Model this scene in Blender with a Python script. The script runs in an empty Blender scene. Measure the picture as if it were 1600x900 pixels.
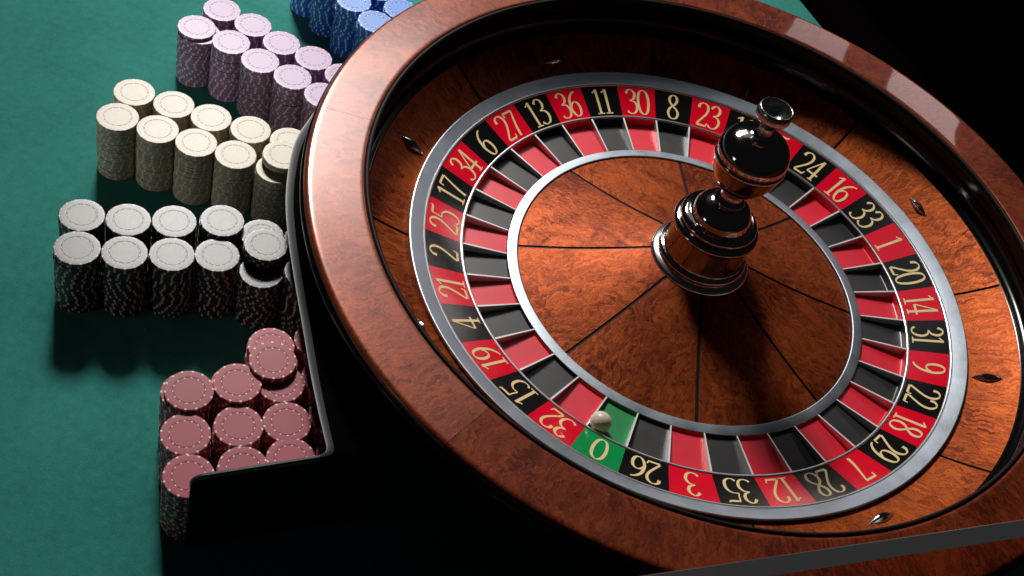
import bpy, math, random
from mathutils import Vector, Matrix
random.seed(11)
PI = math.pi; R_ = math.radians
U = 0.2755            # metres per authoring unit (unit = outer radius of the number ring)
C = bpy.context.scene.collection
scene = bpy.context.scene

# ------------------------------------------------------------------ camera, world, lamps, exposure
cam_d = bpy.data.cameras.new('camera'); cam = bpy.data.objects.new('camera', cam_d); C.objects.link(cam)
cam_d.sensor_width = 36; cam_d.lens = 36 * 1912.29 / 1600; cam_d.clip_start = 0.01; cam_d.clip_end = 50
M = Matrix(((0.91564944, -0.39809931, 0.05570494), (0.3264884, 0.65567772, -0.6808025), (0.23450252, 0.64156345, 0.73034575)))
cam.matrix_world = Matrix.Translation(Vector((-0.33167, -3.33320, 3.08425)) * U) @ M.to_4x4()
scene.camera = cam

w = bpy.data.worlds.new('World'); scene.world = w; w.use_nodes = True
w.node_tree.nodes['Background'].inputs[0].default_value = (0.55, 0.62, 0.75, 1)
w.node_tree.nodes['Background'].inputs[1].default_value = 0.010

def lamp(name, loc, target, sx, sy, radiance, col, shape='RECTANGLE', spread=180):
    d = bpy.data.lights.new(name, 'AREA'); d.shape = shape; d.size = sx * U; d.size_y = sy * U
    area = (PI * sx * sx / 4 if shape == 'DISK' else sx * sy) * U * U
    d.energy = radiance * PI * area; d.color = col; d.spread = R_(spread)
    o = bpy.data.objects.new(name, d); C.objects.link(o); o.location = Vector(loc) * U
    o.rotation_euler = (Vector(target) - Vector(loc)).to_track_quat('-Z', 'Y').to_euler()
    o['kind'] = 'structure'
    return o
lamp('key_lamp', (-5.3, 5.9, 6.9), (-0.75, 0.55, 0), 1.9, 1.9, 8.8, (1.0, 0.965, 0.92), 'DISK', 44)
lamp('soft_lamp', (-1.3, 3.6, 4.7), (-.3, -.5, 0), 2.6, 2.0, 0.34, (0.80, 0.90, 1.0))
lamp('sheen_lamp', (-2.88, 4.75, 4.9), (-1.28, -0.25, 0.26), 1.35, 1.50, 8.0, (1.0, 0.95, 0.92))
lamp('window_lamp', (0.85, 8.1, 4.3), (0.13, 1.33, 0.26), 0.62, 1.6, 3.0, (1.0, 0.86, 0.86))
lamp('window_lamp', (2.07, 7.8, 4.4), (0.63, 1.15, 0.26), 0.84, 1.6, 4.0, (1.0, 0.86, 0.86))
lamp('fill_lamp', (-5.6, -4.2, 0.55), (-2.1, 0.15, -0.1), 1.8, 0.8, .42, (1.0, 0.95, 0.90), spread=36)
scene.view_settings.view_transform = 'Standard'; scene.view_settings.look = 'None'
scene.view_settings.exposure = 0.0; scene.view_settings.gamma = 1.0
scene.render.resolution_x = 1024; scene.render.resolution_y = 576

# ------------------------------------------------------------------ mesh helpers
def build(name, verts, faces, mat, parent=None, uv=None, smooth=True, sharp=35, loc=None, mats=None, mat_ids=None):
    me = bpy.data.meshes.new(name)
    me.from_pydata([(x * U, y * U, z * U) for x, y, z in verts], [], faces)
    if uv:
        l = me.uv_layers.new(name='UVMap')
        for lp in me.loops: l.data[lp.index].uv = uv[lp.vertex_index]
    for m in (mats or [mat]): me.materials.append(m)
    if mat_ids: me.polygons.foreach_set('material_index', mat_ids)
    me.polygons.foreach_set('use_smooth', [smooth] * len(faces))
    if smooth and sharp: me.set_sharp_from_angle(angle=R_(sharp))
    me.update()
    return link(name, me, parent, loc)
def link(name, me, parent=None, loc=None, rz=0):
    o = bpy.data.objects.new(name, me); C.objects.link(o)
    if parent: o.parent = parent
    if loc: o.location = Vector(loc) * U
    if rz: o.rotation_euler = (0, 0, rz)
    return o
def empty(name, loc=(0, 0, 0)):
    o = bpy.data.objects.new(name, None); C.objects.link(o); o.location = Vector(loc) * U; o.empty_display_size = 0.02
    return o
def tag(o, label=None, cat=None, group=None, kind=None):
    if label: o['label'] = label
    if cat: o['category'] = cat
    if group: o['group'] = group
    if kind: o['kind'] = kind
    return o
def lathe(prof, n=192, a0=0.0, a1=2 * PI, closed=False, caps=False, seed=0.0):
    """prof: (r, z) from outside in or inside out; the face normal is on the left of the walk outward->up."""
    full = abs(a1 - a0 - 2 * PI) < 1e-6
    m = n if full else n + 1
    V = []; F = []; UV = []
    L = [0.0]
    for i in range(1, len(prof)): L.append(L[-1] + math.dist(prof[i], prof[i - 1]))
    rm = sum(p[0] for p in prof) / len(prof)
    for j in range(m):
        a = a0 + (a1 - a0) * j / n
        for i, (r, z) in enumerate(prof):
            V.append((r * math.cos(a), r * math.sin(a), z)); UV.append((a * rm + seed, L[i]))
    k = len(prof); kk = k if closed else k - 1
    for j in range(n):
        j2 = (j + 1) % m
        for i in range(kk):
            i2 = (i + 1) % k
            F.append((j * k + i, j2 * k + i, j2 * k + i2, j * k + i2))
    if caps and not full:
        F.append(tuple(range(k))); F.append(tuple(reversed([n * k + i for i in range(k)])))
    return V, F, UV
def rounded(pts, r=0.006, n=3):
    """round the inner corners of an open polyline profile"""
    out = [pts[0]]
    for i in range(1, len(pts) - 1):
        p, a, b = Vector(pts[i]), Vector(pts[i - 1]), Vector(pts[i + 1])
        d = min(r, (a - p).length * .45, (b - p).length * .45)
        s, e = p + (a - p).normalized() * d, p + (b - p).normalized() * d
        for k in range(n + 1):
            t = k / n; q = s * (1 - t) ** 2 + p * 2 * t * (1 - t) + e * t * t
            out.append((q.x, q.y))
    out.append(pts[-1]); return out
def catmull(P, n=8, closed=False):
    P = [Vector(p) for p in P]; out = []
    m = len(P)
    rng = range(m) if closed else range(m - 1)
    for i in rng:
        p0 = P[(i - 1) % m] if closed or i > 0 else P[0]
        p1 = P[i]; p2 = P[(i + 1) % m]; p3 = P[(i + 2) % m] if closed or i + 2 < m else P[-1]
        for k in range(n):
            t = k / n
            out.append(0.5 * ((2 * p1) + (p2 - p0) * t + (2 * p0 - 5 * p1 + 4 * p2 - p3) * t * t + (3 * p1 - p0 - 3 * p2 + p3) * t ** 3))
    if not closed: out.append(P[-1])
    return out

# ------------------------------------------------------------------ materials
class NT:
    def __init__(s, name):
        s.m = bpy.data.materials.new(name); s.m.use_nodes = True; s.t = s.m.node_tree; s.b = s.t.nodes['Principled BSDF']
    def n(s, ty, **kw):
        o = s.t.nodes.new(ty)
        for k, v in kw.items(): setattr(o, k, v)
        return o
    def l(s, a, b): s.t.links.new(a, b)
    def math(s, op, a, b=None, c=None):
        o = s.n('ShaderNodeMath', operation=op)
        for i, v in enumerate((a, b, c)):
            if v is None: continue
            if isinstance(v, (int, float)): o.inputs[i].default_value = v
            else: s.l(v, o.inputs[i])
        return o.outputs[0]
    def noise(s, vec, scale, detail=4, rough=.6, dist=0.0):
        o = s.n('ShaderNodeTexNoise'); o.inputs['Scale'].default_value = scale; o.inputs['Detail'].default_value = detail
        o.inputs['Roughness'].default_value = rough; o.inputs['Distortion'].default_value = dist
        s.l(vec, o.inputs['Vector']); return o.outputs['Fac']
    def mapping(s, vec, sc, loc=(0, 0, 0), rot=(0, 0, 0)):
        o = s.n('ShaderNodeMapping'); o.inputs['Scale'].default_value = sc; o.inputs['Location'].default_value = loc; o.inputs['Rotation'].default_value = rot
        s.l(vec, o.inputs['Vector']); return o.outputs[0]
    def uv(s): return s.n('ShaderNodeTexCoord').outputs['UV']
    def ramp(s, fac, stops):
        o = s.n('ShaderNodeValToRGB'); e = o.color_ramp.elements
        while len(e) < len(stops): e.new(0.5)
        for i, (p, c) in enumerate(stops): e[i].position = p; e[i].color = (*c, 1)
        s.l(fac, o.inputs[0]); return o.outputs[0]
    def mix(s, fac, a, b, bt='MIX'):
        o = s.n('ShaderNodeMix', data_type='RGBA', blend_type=bt)
        for i, v in ((0, fac), (6, a), (7, b)):
            if isinstance(v, (int, float)): o.inputs[i].default_value = v
            elif isinstance(v, tuple): o.inputs[i].default_value = (*v, 1)
            else: s.l(v, o.inputs[i])
        return o.outputs[2]
    def bump(s, h, strength, dist):
        o = s.n('ShaderNodeBump'); o.inputs['Strength'].default_value = strength; o.inputs['Distance'].default_value = dist
        s.l(h, o.inputs['Height']); s.l(o.outputs[0], s.b.inputs['Normal']); return o
    def set(s, **kw):
        for k, v in kw.items():
            k = {'base': 'Base Color', 'rough': 'Roughness', 'metal': 'Metallic', 'spec': 'Specular IOR Level', 'coat': 'Coat Weight',
                 'coat_rough': 'Coat Roughness', 'trans': 'Transmission Weight', 'ior': 'IOR', 'sheen': 'Sheen Weight'}[k]
            if isinstance(v, tuple): v = (*v, 1)
            if isinstance(v, (int, float, tuple)): s.b.inputs[k].default_value = v
            else: s.l(v, s.b.inputs[k])
        return s.m

def dust_rough(t, base, amp, scale=6):
    f = t.noise(t.uv(), scale, 5, .65)
    return t.math('MULTIPLY_ADD', f, amp, base - amp * .5)

def wood_mat(name, dark, light, rough, sx, sy, relief=.26, metal=0.0, spec=.5, coat=0.0, coat_rough=.035):
    t = NT(name); uv = t.uv()
    oi = t.n('ShaderNodeObjectInfo')
    warp = t.noise(uv, 6, 4, .6); warp2 = t.noise(uv, 11, 3, .6)
    def field(a, b, wx, wy, det=3, dist=.9):
        va = t.n('ShaderNodeVectorMath', operation='ADD'); t.l(t.mapping(uv, (a, b, 1)), va.inputs[0])
        cmb = t.n('ShaderNodeCombineXYZ'); t.l(t.math('MULTIPLY', warp, wx), cmb.inputs[0]); t.l(t.math('MULTIPLY', warp2, wy), cmb.inputs[1])
        t.l(cmb.outputs[0], va.inputs[1]); return va.outputs[0], t.noise(va.outputs[0], 1.0, det, .55, dist)
    v1, fig1 = field(sx, sy, 9.0, 4.0)                                  # fine curl
    v2, fig2 = field(sx * .42, sy * .62, 6.0, 5.0, 4, 1.6)              # broad mottle
    big = t.noise(uv, 3.0, 4, .6, .5)
    mask = t.ramp(t.noise(uv, 4.2, 3, .5), [(.40, (0, 0, 0)), (.60, (1, 1, 1))])
    mx = t.n('ShaderNodeMix', data_type='FLOAT'); t.l(mask, mx.inputs[0]); t.l(fig1, mx.inputs[2]); t.l(fig2, mx.inputs[3])
    fig = mx.outputs[0]
    pore = t.noise(t.mapping(uv, (sx * 2.2, sy * 7, 1)), 1.0, 3, .7, .6)
    f = t.math('ADD', t.math('MULTIPLY', fig, .72), t.math('MULTIPLY', big, .42))
    f = t.math('SUBTRACT', f, .085)
    f = t.math('ADD', f, t.math('MULTIPLY_ADD', oi.outputs['Random'], .05, -.025))
    mid = tuple((a * .55 + b * .45) for a, b in zip(dark, light))
    col = t.ramp(f, [(.36, dark), (.47, mid), (.60, light)])
    pr = t.ramp(pore, [(.33, (.62, .56, .52)), (.50, (1, 1, 1))])
    col = t.mix(1.0, col, pr, 'MULTIPLY')
    t.bump(t.math('ADD', fig, t.math('MULTIPLY', pore, .25)), relief, .0014)
    return t.set(base=col, rough=dust_rough(t, rough, .14, 8), spec=spec, metal=metal, coat=coat, coat_rough=coat_rough)

RIM = wood_mat('rim_veneer', (.090, .0110, .0028), (.285, .050, .0120), .42, 74, 27, relief=.10, metal=.30, spec=.22)
RIMC = wood_mat('lacquered_rim_veneer', (.090, .0110, .0028), (.285, .050, .0120), .42, 74, 27, relief=.10, metal=.30, spec=.22, coat=.6)
RIML = wood_mat('satin_lacquered_rim_veneer', (.100, .0130, .0035), (.31, .056, .0140), .42, 74, 27, relief=.10, metal=.30, spec=.30, coat=1.0, coat_rough=.19)
BOWL = wood_mat('bowl_veneer', (.115, .0155, .0025), (.46, .094, .0170), .45, 76, 18, metal=.48, spec=.14)
CONE = wood_mat('cone_veneer', (.085, .0110, .0020), (.34, .067, .0140), .50, 74, 30, metal=.45, spec=.12)

def gloss(name, col, rough=.12, spec=.5, amp=.06, **kw):
    t = NT(name); t.bump(t.noise(t.uv(), 60, 3, .6), .03, .0004)
    return t.set(base=col, rough=dust_rough(t, rough, amp, 9), spec=spec, **kw)
BLACK = gloss('black_lacquer', (.003, .003, .0033), .16, spec=.28)
SEAM = gloss('rim_seam', (.035, .008, .004), .5)
INLAY = gloss('black_inlay', (.004, .003, .003), .6, spec=.2)
def pocket_mat(name, c, rough=.42, spec=.55):
    t = NT(name); nz = t.noise(t.uv(), 40, 5, .7)
    col = t.mix(nz, tuple(x * .88 for x in c), tuple(min(1, x * 1.1) for x in c))
    t.bump(nz, .05, .0005)
    return t.set(base=col, rough=dust_rough(t, rough, .10, 14), spec=spec)
P_RED = pocket_mat('pocket_red_paint', (.70, .006, .028), .40, .9); P_BLK = pocket_mat('pocket_black_paint', (.012, .012, .013), .40, 1.0); P_GRN = pocket_mat('pocket_green_paint', (.010, .23, .065))
N_RED = pocket_mat('plate_red', (.74, .003, .022), .12); N_BLK = pocket_mat('plate_black', (.006, .006, .006), .12); N_GRN = pocket_mat('plate_green', (.006, .27, .07), .12)
GOLD = pocket_mat('numeral_cream_gold', (.80, .62, .30), .30)
def metal(name, col, rough, amp=.15, sx=6, sy=60, b=.06):
    t = NT(name); st = t.noise(t.mapping(t.uv(), (sx, sy, 1)), 1, 5, .7, .4); sm = t.noise(t.uv(), 7, 5, .7)
    c = t.mix(sm, tuple(x * .75 for x in col), col)
    t.bump(st, b, .0005)
    return t.set(base=c, metal=1.0, rough=t.math('MULTIPLY_ADD', sm, amp, rough - amp / 2))
RINGM = metal('brushed_ring_steel', (.46, .52, .58), .44, .34, 14, 30, .16)
LINEM = metal('polished_trim_steel', (.86, .86, .86), .30)
FRETM = metal('fret_steel', (.88, .87, .86), .48)
CHROME = metal('dark_chrome', (.55, .48, .45), .08, .05, 3, 3, .01)
CHROME3 = metal('knob_chrome', (.70, .69, .68), .20, .06, 3, 3, .02)
CHROME2 = metal('bright_chrome', (.72, .73, .75), .20, .08, 3, 3, .02)

def chip_mat(name, c, spot, rough=.36, face=None, ring=None, spec=.5):
    t = NT(name); uv = t.uv()
    sep = t.n('ShaderNodeSeparateXYZ'); t.l(uv, sep.inputs[0])
    x, y = sep.outputs[0], sep.outputs[1]
    r = t.math('SQRT', t.math('ADD', t.math('MULTIPLY', x, x), t.math('MULTIPLY', y, y)))
    a = t.math('DIVIDE', t.math('ARCTAN2', y, x), 2 * PI)
    fr = t.math('FRACT', t.math('MULTIPLY', t.math('ADD', a, 1.0), 14))
    s1 = t.math('LESS_THAN', t.math('ABSOLUTE', t.math('SUBTRACT', fr, .5)), .11)
    s1 = t.math('MULTIPLY', s1, t.math('GREATER_THAN', r, .915))
    fr2 = t.math('FRACT', t.math('MULTIPLY', t.math('ADD', a, 1.0), 14))
    s2 = t.math('LESS_THAN', t.math('ABSOLUTE', t.math('SUBTRACT', fr2, .5)), .13)
    inr = t.math('MULTIPLY', t.math('GREATER_THAN', r, .625), t.math('LESS_THAN', r, .672))
    s2 = t.math('MULTIPLY', s2, inr)
    dk = t.math('MULTIPLY', t.math('GREATER_THAN', r, .634), t.math('LESS_THAN', r, .662))
    oi = t.n('ShaderNodeObjectInfo')
    vz = t.math('MULTIPLY_ADD', oi.outputs['Random'], .16, .92)
    base = t.mix(1.0, c, (1, 1, 1), 'MULTIPLY')
    nz = t.noise(uv, 7, 4, .7)
    base = t.mix(t.math('MULTIPLY', nz, .25), base, tuple(v * .6 for v in c))
    hsv = t.n('ShaderNodeHueSaturation'); t.l(base, hsv.inputs['Color']); t.l(vz, hsv.inputs['Value'])
    col = t.mix(dk, hsv.outputs[0], ring or tuple(v * .45 for v in c))
    col = t.mix(t.math('MAXIMUM', s1, s2), col, spot)
    t.bump(t.noise(uv, 30, 3, .6), .05, .0003)
    return t.set(base=col, rough=t.math('MULTIPLY_ADD', nz, .08, rough - .04), spec=spec)
CH = {'black': chip_mat('chip_black', (.034, .030, .031), (.46, .42, .39), .38, spec=.62),
      'ivory': chip_mat('chip_ivory', (.50, .43, .31), (.74, .69, .58), .40),
      'purple': chip_mat('chip_purple', (.36, .21, .41), (.78, .70, .74), .38),
      'blue': chip_mat('chip_blue', (.008, .17, .62), (.66, .76, .88), .40, spec=.75),
      'red': chip_mat('chip_red', (.47, .088, .118), (.90, .80, .72), .44, spec=.35)}

def felt_mat():
    t = NT('green_felt'); uv = t.uv()
    f1 = t.noise(uv, 220, 3, .8); f2 = t.noise(uv, 30, 5, .7); f3 = t.noise(uv, 1.6, 4, .6)
    wv = t.noise(t.mapping(uv, (60, 340, 1), rot=(0, 0, .7)), 1, 2, .6)
    f = t.math('ADD', t.math('MULTIPLY', f1, .35), t.math('ADD', t.math('MULTIPLY', f2, .25), t.math('ADD', t.math('MULTIPLY', f3, .3), t.math('MULTIPLY', wv, .12))))
    col = t.ramp(f, [(.38, (.014, .160, .132)), (.60, (.044, .300, .252))])
    t.bump(t.math('ADD', f1, wv), .35, .0008)
    return t.set(base=col, rough=.9, spec=.15, sheen=.12)
FELT = felt_mat()
LEATHER = gloss('black_leather', (.002, .0012, .0012), .9, spec=.0)
FLOORM = gloss('dark_carpet', (.006, .003, .004), .9, spec=.1)
ACR = gloss('black_acrylic', (.003, .003, .0035), .16, spec=.5)
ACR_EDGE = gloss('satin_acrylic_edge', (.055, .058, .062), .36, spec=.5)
def smoke():
    t = NT('smoked_acrylic')
    return t.set(base=(.85, .70, .66), rough=.03, trans=1.0, ior=1.12, spec=.3)
SMOKE = smoke()
IVBALL = gloss('ivory_ball', (.66, .60, .48), .25, spec=.5)

# ------------------------------------------------------------------ setting
TZ = -0.245
def ngon_prism(name, pts, z0, z1, mat, parent=None):
    n = len(pts); V = [(x, y, z1) for x, y in pts] + [(x, y, z0) for x, y in pts]
    F = [tuple(range(n))] + [tuple(reversed(range(n, 2 * n)))] + [(i, n + i, n + (i + 1) % n, (i + 1) % n) for i in range(n)]
    return build(name, V, F, mat, parent, uv=[(x, y) for x, y in pts] * 2, smooth=False)
E1 = Vector((.73, .683)).normalized(); E1t = Vector((-E1.y, E1.x))      # right-hand long edge of the table
E2 = Vector((.575, -.818)).normalized(); E2t = Vector((-E2.y, E2.x))    # near edge of the table
def ept(E, Et, d, s): v = E * d + Et * s; return (v.x, v.y)
def inter(d1, d2):
    # point with E1.p=d1, E2.p=d2
    det = E1.x * E2.y - E1.y * E2.x
    return ((d1 * E2.y - d2 * E1.y) / det, (E1.x * d2 - E2.x * d1) / det)
c0 = inter(1.74, 1.60)
table = ngon_prism('table', [c0, ept(E1, E1t, 1.74, 7.0), (-7.5, 5.5), ept(E2, E2t, 1.60, -5.5)], TZ - .12, TZ, FELT)
tag(table, kind='structure')
# padded dark rail along the far right edge of the table
def rail_bar(name, a, b, rad, z, mat):
    a = Vector((*a, z)); b = Vector((*b, z)); d = (b - a).normalized(); s = Vector((-d.y, d.x, 0)); up = Vector((0, 0, 1))
    V = []; F = []; UV = []; n = 14; st = 12
    for j in range(st + 1):
        p = a.lerp(b, j / st)
        for i in range(n):
            t = 2 * PI * i / n; q = p + s * math.cos(t) * rad * 1.5 + up * math.sin(t) * rad
            V.append(tuple(q)); UV.append((j * .6, i / n))
    for j in range(st):
        for i in range(n): F.append((j * n + i, j * n + (i + 1) % n, (j + 1) * n + (i + 1) % n, (j + 1) * n + i))
    F.append(tuple(reversed(range(n)))); F.append(tuple(st * n + i for i in range(n)))
    return build(name, V, F, mat, uv=UV)
rl = rail_bar('table_rail', ept(E1, E1t, 1.93, -1.5), ept(E1, E1t, 1.93, 7.0), .12, TZ - .05, LEATHER)
tag(rl, 'padded black leather rail along the far edge of the green table', 'rail')
fl = build('floor', [(-14, -14, -3.2), (14, -14, -3.2), (14, 14, -3.2), (-14, 14, -3.2)], [(0, 1, 2, 3)], FLOORM, uv=[(0, 0), (9, 0), (9, 9), (0, 9)], smooth=False)
tag(fl, kind='structure')

# ------------------------------------------------------------------ the roulette wheel
wheel = empty('casino_roulette', (0, 0, TZ))
tag(wheel, 'large mahogany roulette wheel with red and black numbered pockets and a chrome turret', 'roulette wheel')
def wpart(name, geo, mat, parent=None, **kw):
    V, F, UV = geo
    if parent is None:
        return build(name, [(x, y, z - TZ) for x, y, z in V], F, mat, wheel, uv=UV, **kw)
    return build(name, [(x, y, z - TZ) for x, y, z in V], F, mat, parent, uv=UV, **kw)
# black body under the rim (walk from the table up so that normals face out)
body = rounded([(1.10, TZ), (1.22, TZ), (1.235, TZ + .03), (1.235, TZ + .07), (1.24, TZ + .08), (1.25, -.06), (1.28, .03), (1.35, .13), (1.425, .185), (1.450, .20), (1.461, .213), (1.461, .236), (1.452, .243)], .012, 3)
wpart('body', lathe(body, 256), BLACK)
# rim veneer panels with fine joints
rim_prof = [(1.452, .243), (1.4515, .250), (1.449, .256), (1.445, .2605), (1.4405, .2632), (1.4360, .2645), (1.4300, .2650), (1.4200, .2651), (1.34, .2652), (1.272, .2651), (1.264, .2648), (1.259, .2640), (1.2555, .261), (1.253, .256)]
wpart('rim_core', lathe([(1.449, .238), (1.44, .255), (1.35, .259), (1.262, .257), (1.254, .252)], 256), SEAM)
rj = [R_(a) for a in (-168.8, -111, -51, 9, 69, 129)]
for i, a in enumerate(rj):
    b = rj[(i + 1) % 6] if i < 5 else rj[0] + 2 * PI
    g = .00045
    wpart('rim_panel', lathe(rim_prof, 48, a + g, b - g, seed=i * 3.7), RIMC if i in (3, 4) else RIML if i in (0, 5) else RIM)
wpart('rim_bead', lathe(rounded([(1.253, .250), (1.253, .262), (1.247, .267), (1.239, .264), (1.237, .255), (1.245, .240)], .003, 2), 256), INLAY)
track = rounded([(1.245, .242), (1.250, .19), (1.262, .183), (1.268, .165), (1.268, .135), (1.258, .108), (1.243, .097), (1.231, .0955), (1.223, .089)], .008, 3)
wpart('ball_track', lathe(track, 256), BLACK)
# sloping bowl: eight veneer panels over a black core
def bowl_z(r): t = (r - 1.064) / (1.226 - 1.064); return .006 + .086 * (.80 * t + .20 * t * t)
bp = [(r, bowl_z(r)) for r in [1.226 - i * (1.226 - 1.064) / 8 for i in range(9)]]
wpart('bowl_core', lathe([(r, z - .006) for r, z in bp], 256), INLAY)
for k in range(8):
    a = R_(-66.2 + 45 * k); g = .0050
    wpart('bowl_panel', lathe(bp, 36, a + g, a + R_(45) - g, seed=k * 5.3), BOWL)
# metal diamonds (ball deflectors)
def diamond(alpha, radial):
    r = 1.130; z = bowl_z(r) + .001; sl = math.atan2(bowl_z(1.16) - bowl_z(1.10), .06)
    er = Vector((math.cos(alpha) * math.cos(sl), math.sin(alpha) * math.cos(sl), math.sin(sl))); et = Vector((-math.sin(alpha), math.cos(alpha), 0)); nn = er.cross(et)
    if nn.z < 0: nn = -nn
    L, W = (er, et) if radial else (et, er)
    c = Vector((r * math.cos(alpha), r * math.sin(alpha), z))
    V = []; F = []; UV = []
    ns = 16; hl, hw, hh = .056, .0165, .024
    for i in range(ns + 1):
        s = -1 + 2 * i / ns; k = max(0.02, (1 - abs(s) ** 1.7)); k2 = max(0.03, 1 - abs(s) ** 1.5)
        for t in (-1, -.75, 0, .75, 1):
            h = math.sqrt(max(0, 1 - t * t)) * hh * k2
            V.append(tuple(c + L * s * hl + W * t * hw * k + nn * h)); UV.append((s * .1, t * .1))
    for i in range(ns):
        for j in range(4): F.append((i * 5 + j, i * 5 + j + 1, i * 5 + j + 6, i * 5 + j + 5))
    return V, F, UV
for k in range(8): wpart('deflector', diamond(R_(1.8 + 45 * k), k % 2 == 0), CHROME2, sharp=60)
# rotor
T0 = R_(-95.51); STEP = 2 * PI / 37
SEQ = [0, 32, 15, 19, 4, 21, 2, 25, 17, 34, 6, 27, 13, 36, 11, 30, 8, 23, 10, 5, 24, 16, 33, 1, 20, 14, 31, 9, 22, 18, 29, 7, 28, 12, 35, 3, 26]
RED = {1, 3, 5, 7, 9, 12, 14, 16, 18, 19, 21, 23, 25, 27, 30, 32, 34, 36}
wpart('outer_ring', lathe([(1.063, -.02), (1.063, .0205), (1.0615, .0232), (1.0585, .0240), (1.0570, .0236), (1.0120, .0065), (1.0105, .0045)], 256), RINGM, sharp=12)
wpart('ring_trim', lathe(rounded([(1.010, .004), (1.009, .0075), (1.003, .0055), (1.001, .001), (1.001, -.01)], .002, 2), 256), LINEM)
def plate_z(r): return -.046 + (r - .8615) / (1.0 - .8615) * .0455
wpart('divider_ring', lathe(rounded([(.8675, -.05), (.8675, -.0425), (.864, -.0405), (.858, -.0415), (.8555, -.045), (.8555, -.060)], .002, 2), 256), LINEM)
wpart('pocket_ring', lathe([(.857, -.045), (.857, -.095), (.66, -.095), (.66, -.08)], 256), INLAY)
wpart('cone_ring', lathe([(.690, -.10), (.690, -.0685), (.6885, -.0665), (.6865, -.0660), (.6545, -.0640), (.6525, -.0648), (.651, -.068), (.651, -.08)], 256), RINGM, sharp=12)

# numerals: broad-nib strokes, cut to an old-style face
TH = .106
def stroke_w(d, kind):
    v = abs(d.y) / (d.length + 1e-9)
    return .036 + (TH - .036) * v ** 1.4
G = {  # digit: list of (kind, points) in a 0.56 x 1 box
 '0': [('loop', [(.28, .985), (.44, .86), (.50, .5), (.44, .14), (.28, .015), (.12, .14), (.06, .5), (.12, .86)])],
 '1': [('v', [(.28, .97), (.28, .03)]), ('h', [(.12, .02), (.44, .02)]), ('t', [(.11, .84), (.20, .89), (.28, .965)])],
 '2': [('c', [(.07, .76), (.10, .90), (.25, .985), (.40, .91), (.455, .74), (.40, .54), (.26, .33), (.13, .17), (.06, .06)]), ('b', [(.06, .045), (.47, .045)]), ('t', [(.46, .05), (.50, .17)])],
 '3': [('c', [(.09, .83), (.16, .94), (.27, .985), (.40, .90), (.43, .76), (.36, .61), (.20, .535)]), ('c', [(.20, .535), (.38, .50), (.48, .37), (.48, .23), (.40, .08), (.25, .015), (.12, .05), (.05, .12)])],
 '4': [('v', [(.37, .98), (.37, .03)]), ('t', [(.355, .97), (.20, .65), (.03, .31)]), ('b', [(.02, .29), (.53, .29)]), ('h', [(.25, .02), (.49, .02)])],
 '5': [('b', [(.13, .94), (.45, .955)]), ('t', [(.45, .94), (.49, 1.02)]), ('t', [(.14, .95), (.12, .75), (.09, .60)]), ('c', [(.09, .60), (.27, .61), (.42, .50), (.465, .33), (.42, .13), (.27, .02), (.13, .03), (.05, .10)])],
 '6': [('c', [(.45, .97), (.30, .90), (.15, .72), (.075, .45), (.085, .25), (.16, .08), (.28, .015), (.41, .08), (.475, .28), (.43, .49), (.31, .57), (.18, .52), (.10, .42)])],
 '7': [('b', [(.07, .95), (.49, .95)]), ('t', [(.07, .95), (.06, .80)]), ('v', [(.48, .94), (.36, .60), (.26, .30), (.21, .02)])],
 '8': [('loop', [(.28, .985), (.40, .92), (.43, .77), (.35, .62), (.22, .51), (.11, .38), (.07, .22), (.14, .07), (.28, .015), (.43, .08), (.49, .24), (.43, .39), (.30, .51), (.17, .64), (.12, .78), (.16, .92)])],
 '9': [('c', [(.11, .03), (.26, .10), (.41, .28), (.485, .55), (.475, .75), (.40, .92), (.28, .985), (.15, .92), (.085, .72), (.13, .51), (.25, .43), (.38, .48), (.46, .58)])],
}
def digit_ribbons(ch):
    out = []
    for kind, P in G[ch]:
        if kind == 'loop': c = catmull(P, 5, True); closed = True
        elif kind in ('c',) or (kind == 'v' and len(P) > 2): c = catmull(P, 5); closed = False
        else: c = [Vector(p) for p in P]; closed = False
        n = len(c); L = []; Rr = []
        for i in range(n):
            a = c[(i - 1) % n] if closed or i > 0 else c[0]; b = c[(i + 1) % n] if closed or i < n - 1 else c[-1]
            d = b - a; nn = Vector((-d.y, d.x)).normalized()
            if kind == 'v': wd = TH if ch != '7' else .06 + .06 * i / n
            elif kind == 'h': wd = .04
            elif kind == 'b': wd = .075
            elif kind == 't': wd = .05
            else: wd = stroke_w(d, kind)
            if ch == '2' and kind == 'c' and i > n * .45: wd = max(wd * .9, .05)
            if kind == 'c' and not closed and i in (0, n - 1): wd *= 1.1
            L.append(c[i] + nn * wd / 2); Rr.append(c[i] - nn * wd / 2)
        out.append((L, Rr, closed))
    return out
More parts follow.
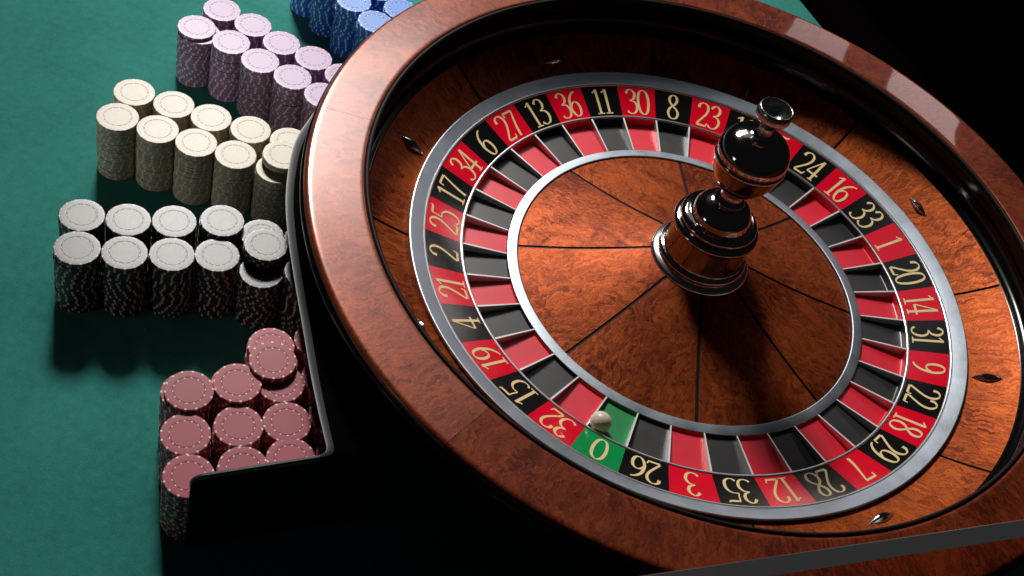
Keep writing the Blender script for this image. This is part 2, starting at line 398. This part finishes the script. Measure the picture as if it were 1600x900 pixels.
def numeral(txt, ac, parent):
    H = .112; hs = .112 * .92; adv = .50 * hs
    if txt.count('1') and len(txt) == 2: adv *= .88 if txt != '11' else .78
    V = []; F = []; k = 0
    tot = adv * len(txt)
    for di, ch in enumerate(txt):
        for (L, Rr, closed) in digit_ribbons(ch):
            b = len(V); n = len(L); lift = .0007 + .00012 * k; k += 1
            for p, q in zip(L, Rr):
                for s in (p, q):
                    x = (s.x - .28) * hs + (di - (len(txt) - 1) / 2) * adv
                    rr = .877 + s.y * H
                    a = ac - x / .93
                    V.append((rr * math.cos(a), rr * math.sin(a), plate_z(rr) + lift))
            for i in range(n if closed else n - 1):
                j = (i + 1) % n
                F.append((b + 2 * i, b + 2 * i + 1, b + 2 * j + 1, b + 2 * j))
    # keep every face's normal up
    F2 = []
    for f in F:
        p = [Vector(V[i]) for i in f]
        nz = (p[1] - p[0]).cross(p[2] - p[0]).z + (p[2] - p[0]).cross(p[3] - p[0]).z
        F2.append(f if nz > 0 else tuple(reversed(f)))
    build('numeral', [(x, y, z - TZ) for x, y, z in V], F2, GOLD, parent, uv=[(v[0], v[1]) for v in V], smooth=False)
for i, num in enumerate(SEQ):
    ac = T0 - i * STEP
    pm, nm = (P_GRN, N_GRN) if num == 0 else ((P_RED, N_RED) if num in RED else (P_BLK, N_BLK))
    col = 'green' if num == 0 else ('red' if num in RED else 'black')
    pl = wpart('number_plate', lathe([(1.0005, plate_z(1.0005)), (.96, plate_z(.96)), (.91, plate_z(.91)), (.8665, plate_z(.8665))], 10, ac - STEP / 2 + .0003, ac + STEP / 2 - .0003, seed=i * 1.3), nm)
    pl['label'] = f'{col} number plate marked {num}'
    numeral(str(num), ac, pl)
    g = .0042
    pk = wpart('pocket', lathe([(.8545, -.0475), (.8540, -.0755), (.8510, -.0775), (.6935, -.0800), (.6915, -.0785), (.6915, -.070)], 8, ac - STEP / 2 + g, ac + STEP / 2 - g, seed=i * .9), pm, sharp=12)
    pk['label'] = f'{col} ball pocket'
    # fret between this pocket and the next
    a = ac - STEP / 2; d = Vector((math.cos(a), math.sin(a), 0)); s = Vector((-math.sin(a), math.cos(a), 0))
    pr = [(.6905, -.112, .0040), (.857, -.120, .0050), (.857, -.0440, .0034), (.82, -.0490, .0032), (.6905, -.0660, .0024)]
    V = []
    for sg in (-1, 1):
        for (r, z, h) in pr: V.append(tuple(d * r + s * sg * h + Vector((0, 0, z))))
    F = [(4, 3, 2, 1, 0), (5, 6, 7, 8, 9)] + [(j, (j + 1) % 5, 5 + (j + 1) % 5, 5 + j) for j in range(5)]
    wpart('fret', (V, F, [(v[0], v[1]) for v in V]), FRETM, smooth=False)
# cone: eight veneer panels on a black core
def cone_z(r): t = (r - .17) / (.650 - .17); return .066 - .137 * t - .010 * math.sin(PI * t)
cp = [(.648 - i * (.648 - .170) / 14,) for i in range(15)]; cp = [(r[0], cone_z(r[0])) for r in cp]
wpart('cone_core', lathe([(r, z - .004) for r, z in cp], 128), INLAY)
for k in range(8):
    a = R_(16.8 + 45 * k)
    V = []; F = []; UV = []; n = 30
    for (r, z) in cp:
        g = .0060 / r
        for j in range(n + 1):
            b = a + g + (R_(45) - 2 * g) * j / n; V.append((r * math.cos(b), r * math.sin(b), z))
            m = a + R_(22.5); x, y = r * math.cos(b - m), r * math.sin(b - m); UV.append((y + k * 2.1, x))
    for i in range(14):
        for j in range(n): F.append((i * (n + 1) + j, i * (n + 1) + j + 1, (i + 1) * (n + 1) + j + 1, (i + 1) * (n + 1) + j))
    wpart('cone_panel', (V, F, UV), CONE)
# turret
def turn(name, pts, mat, r=.004, n=4, seg=96): return wpart(name, lathe(rounded(pts, r, n), seg), mat)
turn('turret_base', [(.186, .052), (.186, .064), (.181, .072), (.166, .080), (.150, .080)], CHROME2, .004)
lower = catmull([(.160, .080), (.166, .092), (.160, .104), (.149, .110), (.146, .150), (.143, .205), (.145, .214), (.155, .222), (.157, .236), (.148, .246), (.134, .250)], 5)
turn('turret_body', [(p.x, p.y) for p in lower], CHROME, .0005, 1)
dome = catmull([(.136, .248), (.141, .258), (.139, .270), (.126, .279), (.112, .282), (.108, .292), (.102, .312), (.086, .336), (.064, .352), (.053, .358), (.055, .366), (.048, .374), (.040, .382)], 5)
turn('turret_dome', [(p.x, p.y) for p in dome], CHROME, .0005, 1)
urn = catmull([(.041, .378), (.038, .395), (.041, .410), (.058, .424), (.082, .446), (.104, .480), (.117, .520), (.1225, .545), (.1265, .552), (.1255, .562), (.122, .566), (.1235, .575), (.122, .595), (.112, .622), (.092, .645), (.062, .660), (.038, .668), (.030, .676)], 5)
turn('turret_urn', [(p.x, p.y) for p in urn], CHROME, .0005, 1)
cap = catmull([(.029, .672), (.0265, .690), (.0275, .712), (.036, .728), (.051, .738), (.0585, .746), (.0600, .760), (.0590, .774), (.0555, .782), (.0505, .780), (.040, .762), (.026, .747), (.012, .741), (.001, .740)], 5)
turn('turret_cap', [(p.x, p.y) for p in cap], CHROME3, .0005, 1)

# ivory ball in the green pocket
def ball(r):
    V = []; F = []; n, m = 32, 16
    V.append((0, 0, r))
    for i in range(1, m):
        for j in range(n): V.append((r * math.sin(PI * i / m) * math.cos(2 * PI * j / n), r * math.sin(PI * i / m) * math.sin(2 * PI * j / n), r * math.cos(PI * i / m)))
    V.append((0, 0, -r))
    for j in range(n): F.append((0, 1 + j, 1 + (j + 1) % n))
    for i in range(m - 2):
        for j in range(n): F.append((1 + i * n + j, 1 + (i + 1) * n + j, 1 + (i + 1) * n + (j + 1) % n, 1 + i * n + (j + 1) % n))
    k = 1 + (m - 2) * n
    for j in range(n): F.append((k + j, len(V) - 1, k + (j + 1) % n))
    return V, F
V, F = ball(.0365); ba = R_(-98.1); br = .8185
bo = build('ivory_ball', V, F, IVBALL, uv=[(v[0] * 4, v[1] * 4) for v in V], sharp=None, loc=(br * math.cos(ba), br * math.sin(ba), -.0776 + .0365))
tag(bo, 'small ivory ball lying in the green zero pocket', 'ball')

# ------------------------------------------------------------------ black acrylic guard between wheel and chips
GP = [(1.49 * math.cos(R_(a)), 1.49 * math.sin(R_(a)), .09) for a in (150, 157, 164, 171, 178)]
GP += [(-1.484, -.164, .09), (-1.474, -.306, .09), (-1.430, -.450, .09), (-1.366, -.598, .09), (-1.279, -.750, .09), (-1.181, -.902, .092), (-1.079, -1.057, .100), (-.984, -1.204, .110), (-.889, -1.344, .125)]
corner = Vector((-.808, -1.458, .14)); endp = Vector((-1.108, -1.700, .14))
gtop = catmull(GP, 4)
last = gtop[-1]; d1 = (corner - last).normalized(); d2 = (endp - corner).normalized(); cr = .035
i_c0 = len(gtop) + 1
gtop += [last.lerp(corner - d1 * cr, t) for t in (.5, 1)]
for k in range(1, 6):
    t = k / 6; gtop.append((corner - d1 * cr) * (1 - t) ** 2 + corner * 2 * t * (1 - t) + (corner + d2 * cr) * t * t)
gtop += [(corner + d2 * cr).lerp(endp - d2 * .035, t) for t in (0, .33, .66, 1)]
for k in range(1, 6):                       # rounded top corner at the free end
    a = k / 5 * PI / 2; q = endp - d2 * .035 * (1 - math.sin(a)); gtop.append(Vector((q.x, q.y, .14 - .035 * (1 - math.cos(a)))))
P2 = [Vector((p.x, p.y)) for p in gtop]
def guard():
    th = .0066; n = len(P2); nz = 8; rings = []
    for i in range(n):
        top = gtop[i].z
        zs = [TZ, TZ + .10, -.02, 0.0, top * .35, top * .6, top * .82, top - .005]
        a = P2[max(0, i - 1)]; b = P2[min(n - 1, i + 1)]; d = (b - a).normalized(); nn = Vector((-d.y, d.x))
        dd = Vector((d2.x, d2.y))
        def off(z, side):
            f = 1.0 if z <= 0 else max(0.0, (1 - z / top)) ** .8
            p = P2[i].copy()
            if i < i_c0: p = p + nn * .168 * f
            else:
                s = (P2[i] - Vector((endp.x, endp.y))).length / (P2[i_c0] - Vector((endp.x, endp.y))).length
                p = p - dd * .168 * f * min(1, s)
            return p + nn * side * th
        row = []
        for z in zs: q = off(z, -1); row.append((q.x, q.y, z))
        for sd in (-.5, .5): q = off(top, sd); row.append((q.x, q.y, top))
        for z in reversed(zs): q = off(z, 1); row.append((q.x, q.y, z))
        rings.append(row)
    k = len(rings[0]); V = [v for r in rings for v in r]; F = []; ids = []
    for i in range(n - 1):
        for j in range(k):
            j2 = (j + 1) % k
            F.append((i * k + j, i * k + j2, (i + 1) * k + j2, (i + 1) * k + j)); ids.append(1 if j in (nz - 1, nz, nz + 1) else 0)
    F.append(tuple(reversed(range(k)))); ids.append(0)
    F.append(tuple((n - 1) * k + i for i in range(k))); ids.append(0)
    return V, F, ids
V, F, ids = guard()
gd = build('chip_guard', V, F, None, uv=[(v[0] + v[1], v[2]) for v in V], mats=[ACR, ACR_EDGE], mat_ids=ids, sharp=40)
tag(gd, 'black acrylic guard with grey top edge curving between the wheel and the chips', 'guard')

# smoked acrylic panel across the near right corner, its edge catching light
def panel():
    zt = .70; d0, d1_ = 1.476, 1.517
    s0, s1 = -1.15, 1.6
    P = [ept(E2, E2t, d0, s0), ept(E2, E2t, d0, s1), ept(E2, E2t, d1_, s1), ept(E2, E2t, d1_, s0)]
    V = [(x, y, TZ + .0) for x, y in P] + [(x, y, zt) for x, y in P]
    F = [(0, 1, 2, 3), (4, 5, 1, 0), (5, 6, 2, 1), (6, 7, 3, 2), (7, 4, 0, 3)]
    e = empty('front_panel', (P[0][0], P[0][1], TZ)); ox, oy, oz = P[0][0], P[0][1], TZ
    F = F + [(7, 6, 5, 4)]
    build('sheet', [(x - ox, y - oy, z - oz) for x, y, z in V], F, SMOKE, e, uv=[(v[0], v[1]) for v in V], smooth=False)
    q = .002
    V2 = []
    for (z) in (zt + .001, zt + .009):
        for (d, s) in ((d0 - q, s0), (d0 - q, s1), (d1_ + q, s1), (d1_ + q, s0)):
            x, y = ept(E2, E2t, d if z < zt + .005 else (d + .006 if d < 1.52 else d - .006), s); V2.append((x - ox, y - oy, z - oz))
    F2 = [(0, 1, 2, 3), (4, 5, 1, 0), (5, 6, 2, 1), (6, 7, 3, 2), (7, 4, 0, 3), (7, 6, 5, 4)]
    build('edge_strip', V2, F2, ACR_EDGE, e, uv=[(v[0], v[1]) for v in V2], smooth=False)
    return e
tag(panel(), 'smoked acrylic panel with grey edge standing before the near side of the wheel', 'panel')

# ------------------------------------------------------------------ casino chips
CR = .0722; CT = .01225
def chip_mesh(n, prof):
    V = []; F = []; UV = []
    V.append((0, 0, prof[0][1])); UV.append((0, 0))
    for (r, z) in prof[1:-1]:
        for j in range(n):
            a = 2 * PI * j / n; V.append((r * CR * math.cos(a), r * CR * math.sin(a), z)); UV.append((r * math.cos(a), r * math.sin(a)))
    V.append((0, 0, prof[-1][1])); UV.append((0, 0)); m = len(prof) - 2
    for j in range(n): F.append((0, 1 + j, 1 + (j + 1) % n))
    for i in range(m - 1):
        for j in range(n): F.append((1 + i * n + j, 1 + (i + 1) * n + j, 1 + (i + 1) * n + (j + 1) % n, 1 + i * n + (j + 1) % n))
    k = 1 + (m - 1) * n
    for j in range(n): F.append((k + j, len(V) - 1, k + (j + 1) % n))
    return V, F, UV
e = .0011
T = CT - .0001
FINE = [(0, T - .0005), (.615, T - .0003), (.628, T - .0010), (.668, T - .0010), (.682, T - .0002), (.90, T), (.978, T - e * .2), (1.0, T - e * 1.0), (1.0, e * 1.0), (.978, e * .2), (.90, 0), (0, 0)]
LOW = [(0, T), (.96, T), (1.0, T - e * 1.0), (1.0, e * 1.0), (.92, 0), (0, 0)]
FV, FF, FUV = chip_mesh(56, FINE); LV, LF, LUV = chip_mesh(32, LOW)
protos = {}
for k, m in CH.items():
    o = build(f'{k}_chip', FV, FF, m, uv=FUV, sharp=14); protos[k] = o.data; bpy.data.objects.remove(o)

ROWS = {}   # colour -> {row: [(x, y, count)]}
g_f = [(-1.866, -1.052, 20), (-1.733, -.993, 20), (-1.606, -.922, 20), (-1.482, -.848, 20), (-1.336, -.818, 18), (-1.203, -.762, 20)]
g_b = [(-1.931, -.922, 20), (-1.798, -.861, 20), (-1.672, -.789, 20), (-1.541, -.713, 20), (-1.403, -.682, 19), (-1.268, -.632, 20)]
c_f = [(-2.082, -.458, 20), (-1.939, -.434, 20), (-1.796, -.421, 20), (-1.654, -.398, 20), (-1.508, -.372, 19)]
c_b = [(-2.102, -.314, 20), (-1.959, -.291, 20), (-1.816, -.277, 20), (-1.671, -.255, 20), (-1.526, -.230, 20)]
p_f = [(-2.106, .142, 18), (-1.962, .140, 20), (-1.819, .108, 20), (-1.676, .095, 20), (-1.536, .070, 20)]
p_b = [(-2.083, .294, 20), (-1.942, .284, 20), (-1.803, .252, 20), (-1.660, .243, 20), (-1.521, .216, 20)]
b_f = [(-1.940, .819, 20), (-1.814, .745, 20), (-1.683, .673, 20), (-1.556, .602, 20)]
b_b = [(-1.876, .955, 20), (-1.752, .880, 20), (-1.628, .806, 20), (-1.500, .745, 20)]
r1 = [(-1.300, -1.376, 20), (-1.227, -1.502, 20), (-1.152, -1.623, 20)]
r2 = [(-1.187, -1.283, 20), (-1.109, -1.405, 20), (-1.032, -1.526, 20)]
r3 = [(-1.163, -1.095, 20), (-1.073, -1.207, 20), (-.992, -1.325, 20), (-.923, -1.436, 20)]
r4 = [(-1.047, -1.001, 20), (-.964, -1.117, 20), (-.883, -1.233, 20), (-.802, -1.350, 20)]
ordn = ['first', 'second', 'third', 'fourth', 'fifth', 'sixth', 'seventh', 'eighth', 'ninth', 'tenth', 'eleventh', 'twelfth', 'thirteenth', 'fourteenth', 'fifteenth', 'sixteenth', 'seventeenth', 'eighteenth', 'nineteenth', 'twentieth']
def sname(i, n): return 'outermost' if i == 0 else ('innermost' if i == n - 1 else ordn[i])
STACKS = []   # colour, x, y, count, place phrase, front?, priority
def add_rows(col, front, back, nm):
    for i, (x, y, n) in enumerate(back): STACKS.append([col, x, y, n, f'{ordn[i]} back {nm} stack from the left', 0])
    for i, (x, y, n) in enumerate(front): STACKS.append([col, x, y, n, f'{ordn[i]} front {nm} stack from the left', 1])
add_rows('black', g_f, g_b, 'black'); add_rows('ivory', c_f, c_b, 'ivory'); add_rows('purple', p_f, p_b, 'purple'); add_rows('blue', b_f, b_b, 'blue')
CN = ['leftmost', 'second', 'third', 'innermost']; RN = ['rearmost', 'second', 'third', 'nearest']
for ci, L in enumerate((r1, r2, r3, r4)):
    for i, (x, y, n) in enumerate(L):
        j = i if ci >= 2 else i + 1
        STACKS.append(['red', x, y, n, f'red stack, {CN[ci]} column and {RN[j]} row', 1 if (ci == 0 or i == len(L) - 1) else 0])
# quota of chips below the top built one by one: front black 5 stacks, front ivory, part of the purple and red
DEPTH = {}
def depth_of(s):
    col, x, y, n, ph, fr = s
    if not fr: return 1
    if col == 'black': return n if x < -1.3 else 1
    if col == 'ivory': return n if x < -1.45 else 1
    if col == 'purple': return 9 if x < -1.6 else 2
    if col == 'red': return 3 if 'leftmost' in ph else 1
    return 2
sv = []; sf = []; suv = []; sm = []; cols = list(CH)
n_ind = 0
GROUPS = {k: f'{k} chips in stacks beside the wheel' for k in CH}
for s in STACKS:
    col, x, y, n, ph, fr = s
    rnd = random.Random(int((x * 917 + y * 331) * 1000)); ang = rnd.uniform(0, 6); tw = rnd.choice((-.07, .06, .10, -.11, .14)); ox = oy = 0
    dep = depth_of(s)
    for k in range(n):
        if rnd.random() < .25: tw = rnd.uniform(-.16, .16)
        ang += tw + rnd.gauss(0, .02)
        if rnd.random() < .62: ang = rnd.uniform(0, 6)
        px = x + rnd.gauss(0, .0009) + ox; py = y + rnd.gauss(0, .0009) + oy
        if rnd.random() < .05 : px += rnd.uniform(-.002, .002)
        z = TZ + k * CT
        fromtop = n - 1 - k
        if fromtop < dep:
            o = link(f'{col}_chip', protos[col], None, (px, py, z), ang)
            if fromtop == 0: lab = f'{col} casino chip on top of the {ph}'
            else: lab = f'{col} chip {ordn[fromtop]} from the top in the {ph}'
            tag(o, lab, 'casino chip', GROUPS[col]); n_ind += 1
        else:
            b = len(sv)
            ca, sa = math.cos(ang), math.sin(ang)
            sv += [(px + vx * ca - vy * sa, py + vx * sa + vy * ca, z + vz) for vx, vy, vz in LV]; suv += LUV
            sf += [tuple(b + q for q in f) for f in LF]; sm += [cols.index(col)] * len(LF)
def extra(col, x, y, z, k, lab):
    global n_ind
    for i in range(k):
        o = link(f'{col}_chip', protos[col], None, (x + random.gauss(0, .001), y + random.gauss(0, .001), z + i * CT), random.uniform(0, 6))
        tag(o, lab[i], 'casino chip', GROUPS[col]); n_ind += 1
Z0 = TZ + 20 * CT
extra('black', -1.362, -.745, TZ + 19 * CT, 3, ['lowest black chip of the loose pile bridging two black stacks', 'middle black chip of the loose pile bridging two black stacks', 'uppermost black chip of the loose pile bridging two black stacks'])
extra('ivory', -1.507, -.330, Z0, 2, ['lower ivory chip of the loose pair bridging two ivory stacks by the guard', 'upper ivory chip of the loose pair bridging two ivory stacks by the guard'])
extra('red', -1.125, -1.157, Z0, 2, ['lower red chip of the loose pair bridging two red stacks', 'upper red chip of the loose pair bridging two red stacks'])
extra('red', -1.292, -1.372, Z0, 1, ['red chip set slightly askew on the rearmost left red stack'])
extra('red', -1.182, -1.279, Z0, 1, ['red chip set slightly askew on the red stack behind the middle of the block'])
extra('purple', -2.085, .136, TZ + 18 * CT, 1, ['purple chip slid to the right under the top of the leftmost front purple stack'])
extra('purple', -2.106, .142, TZ + 19 * CT, 1, ['uppermost purple chip of the leftmost front purple stack'])
extra('black', -1.536, -.713, Z0, 1, ['black chip set slightly askew on the fourth back black stack'])
st = build('chip_stock', sv, sf, None, uv=suv, mats=[CH[c] for c in cols], mat_ids=sm, sharp=14)
tag(st, 'lower chips of the many stacks beside the wheel', kind='stuff')
print('individual chips', n_ind, 'bulk tris', len(sf) * 2)
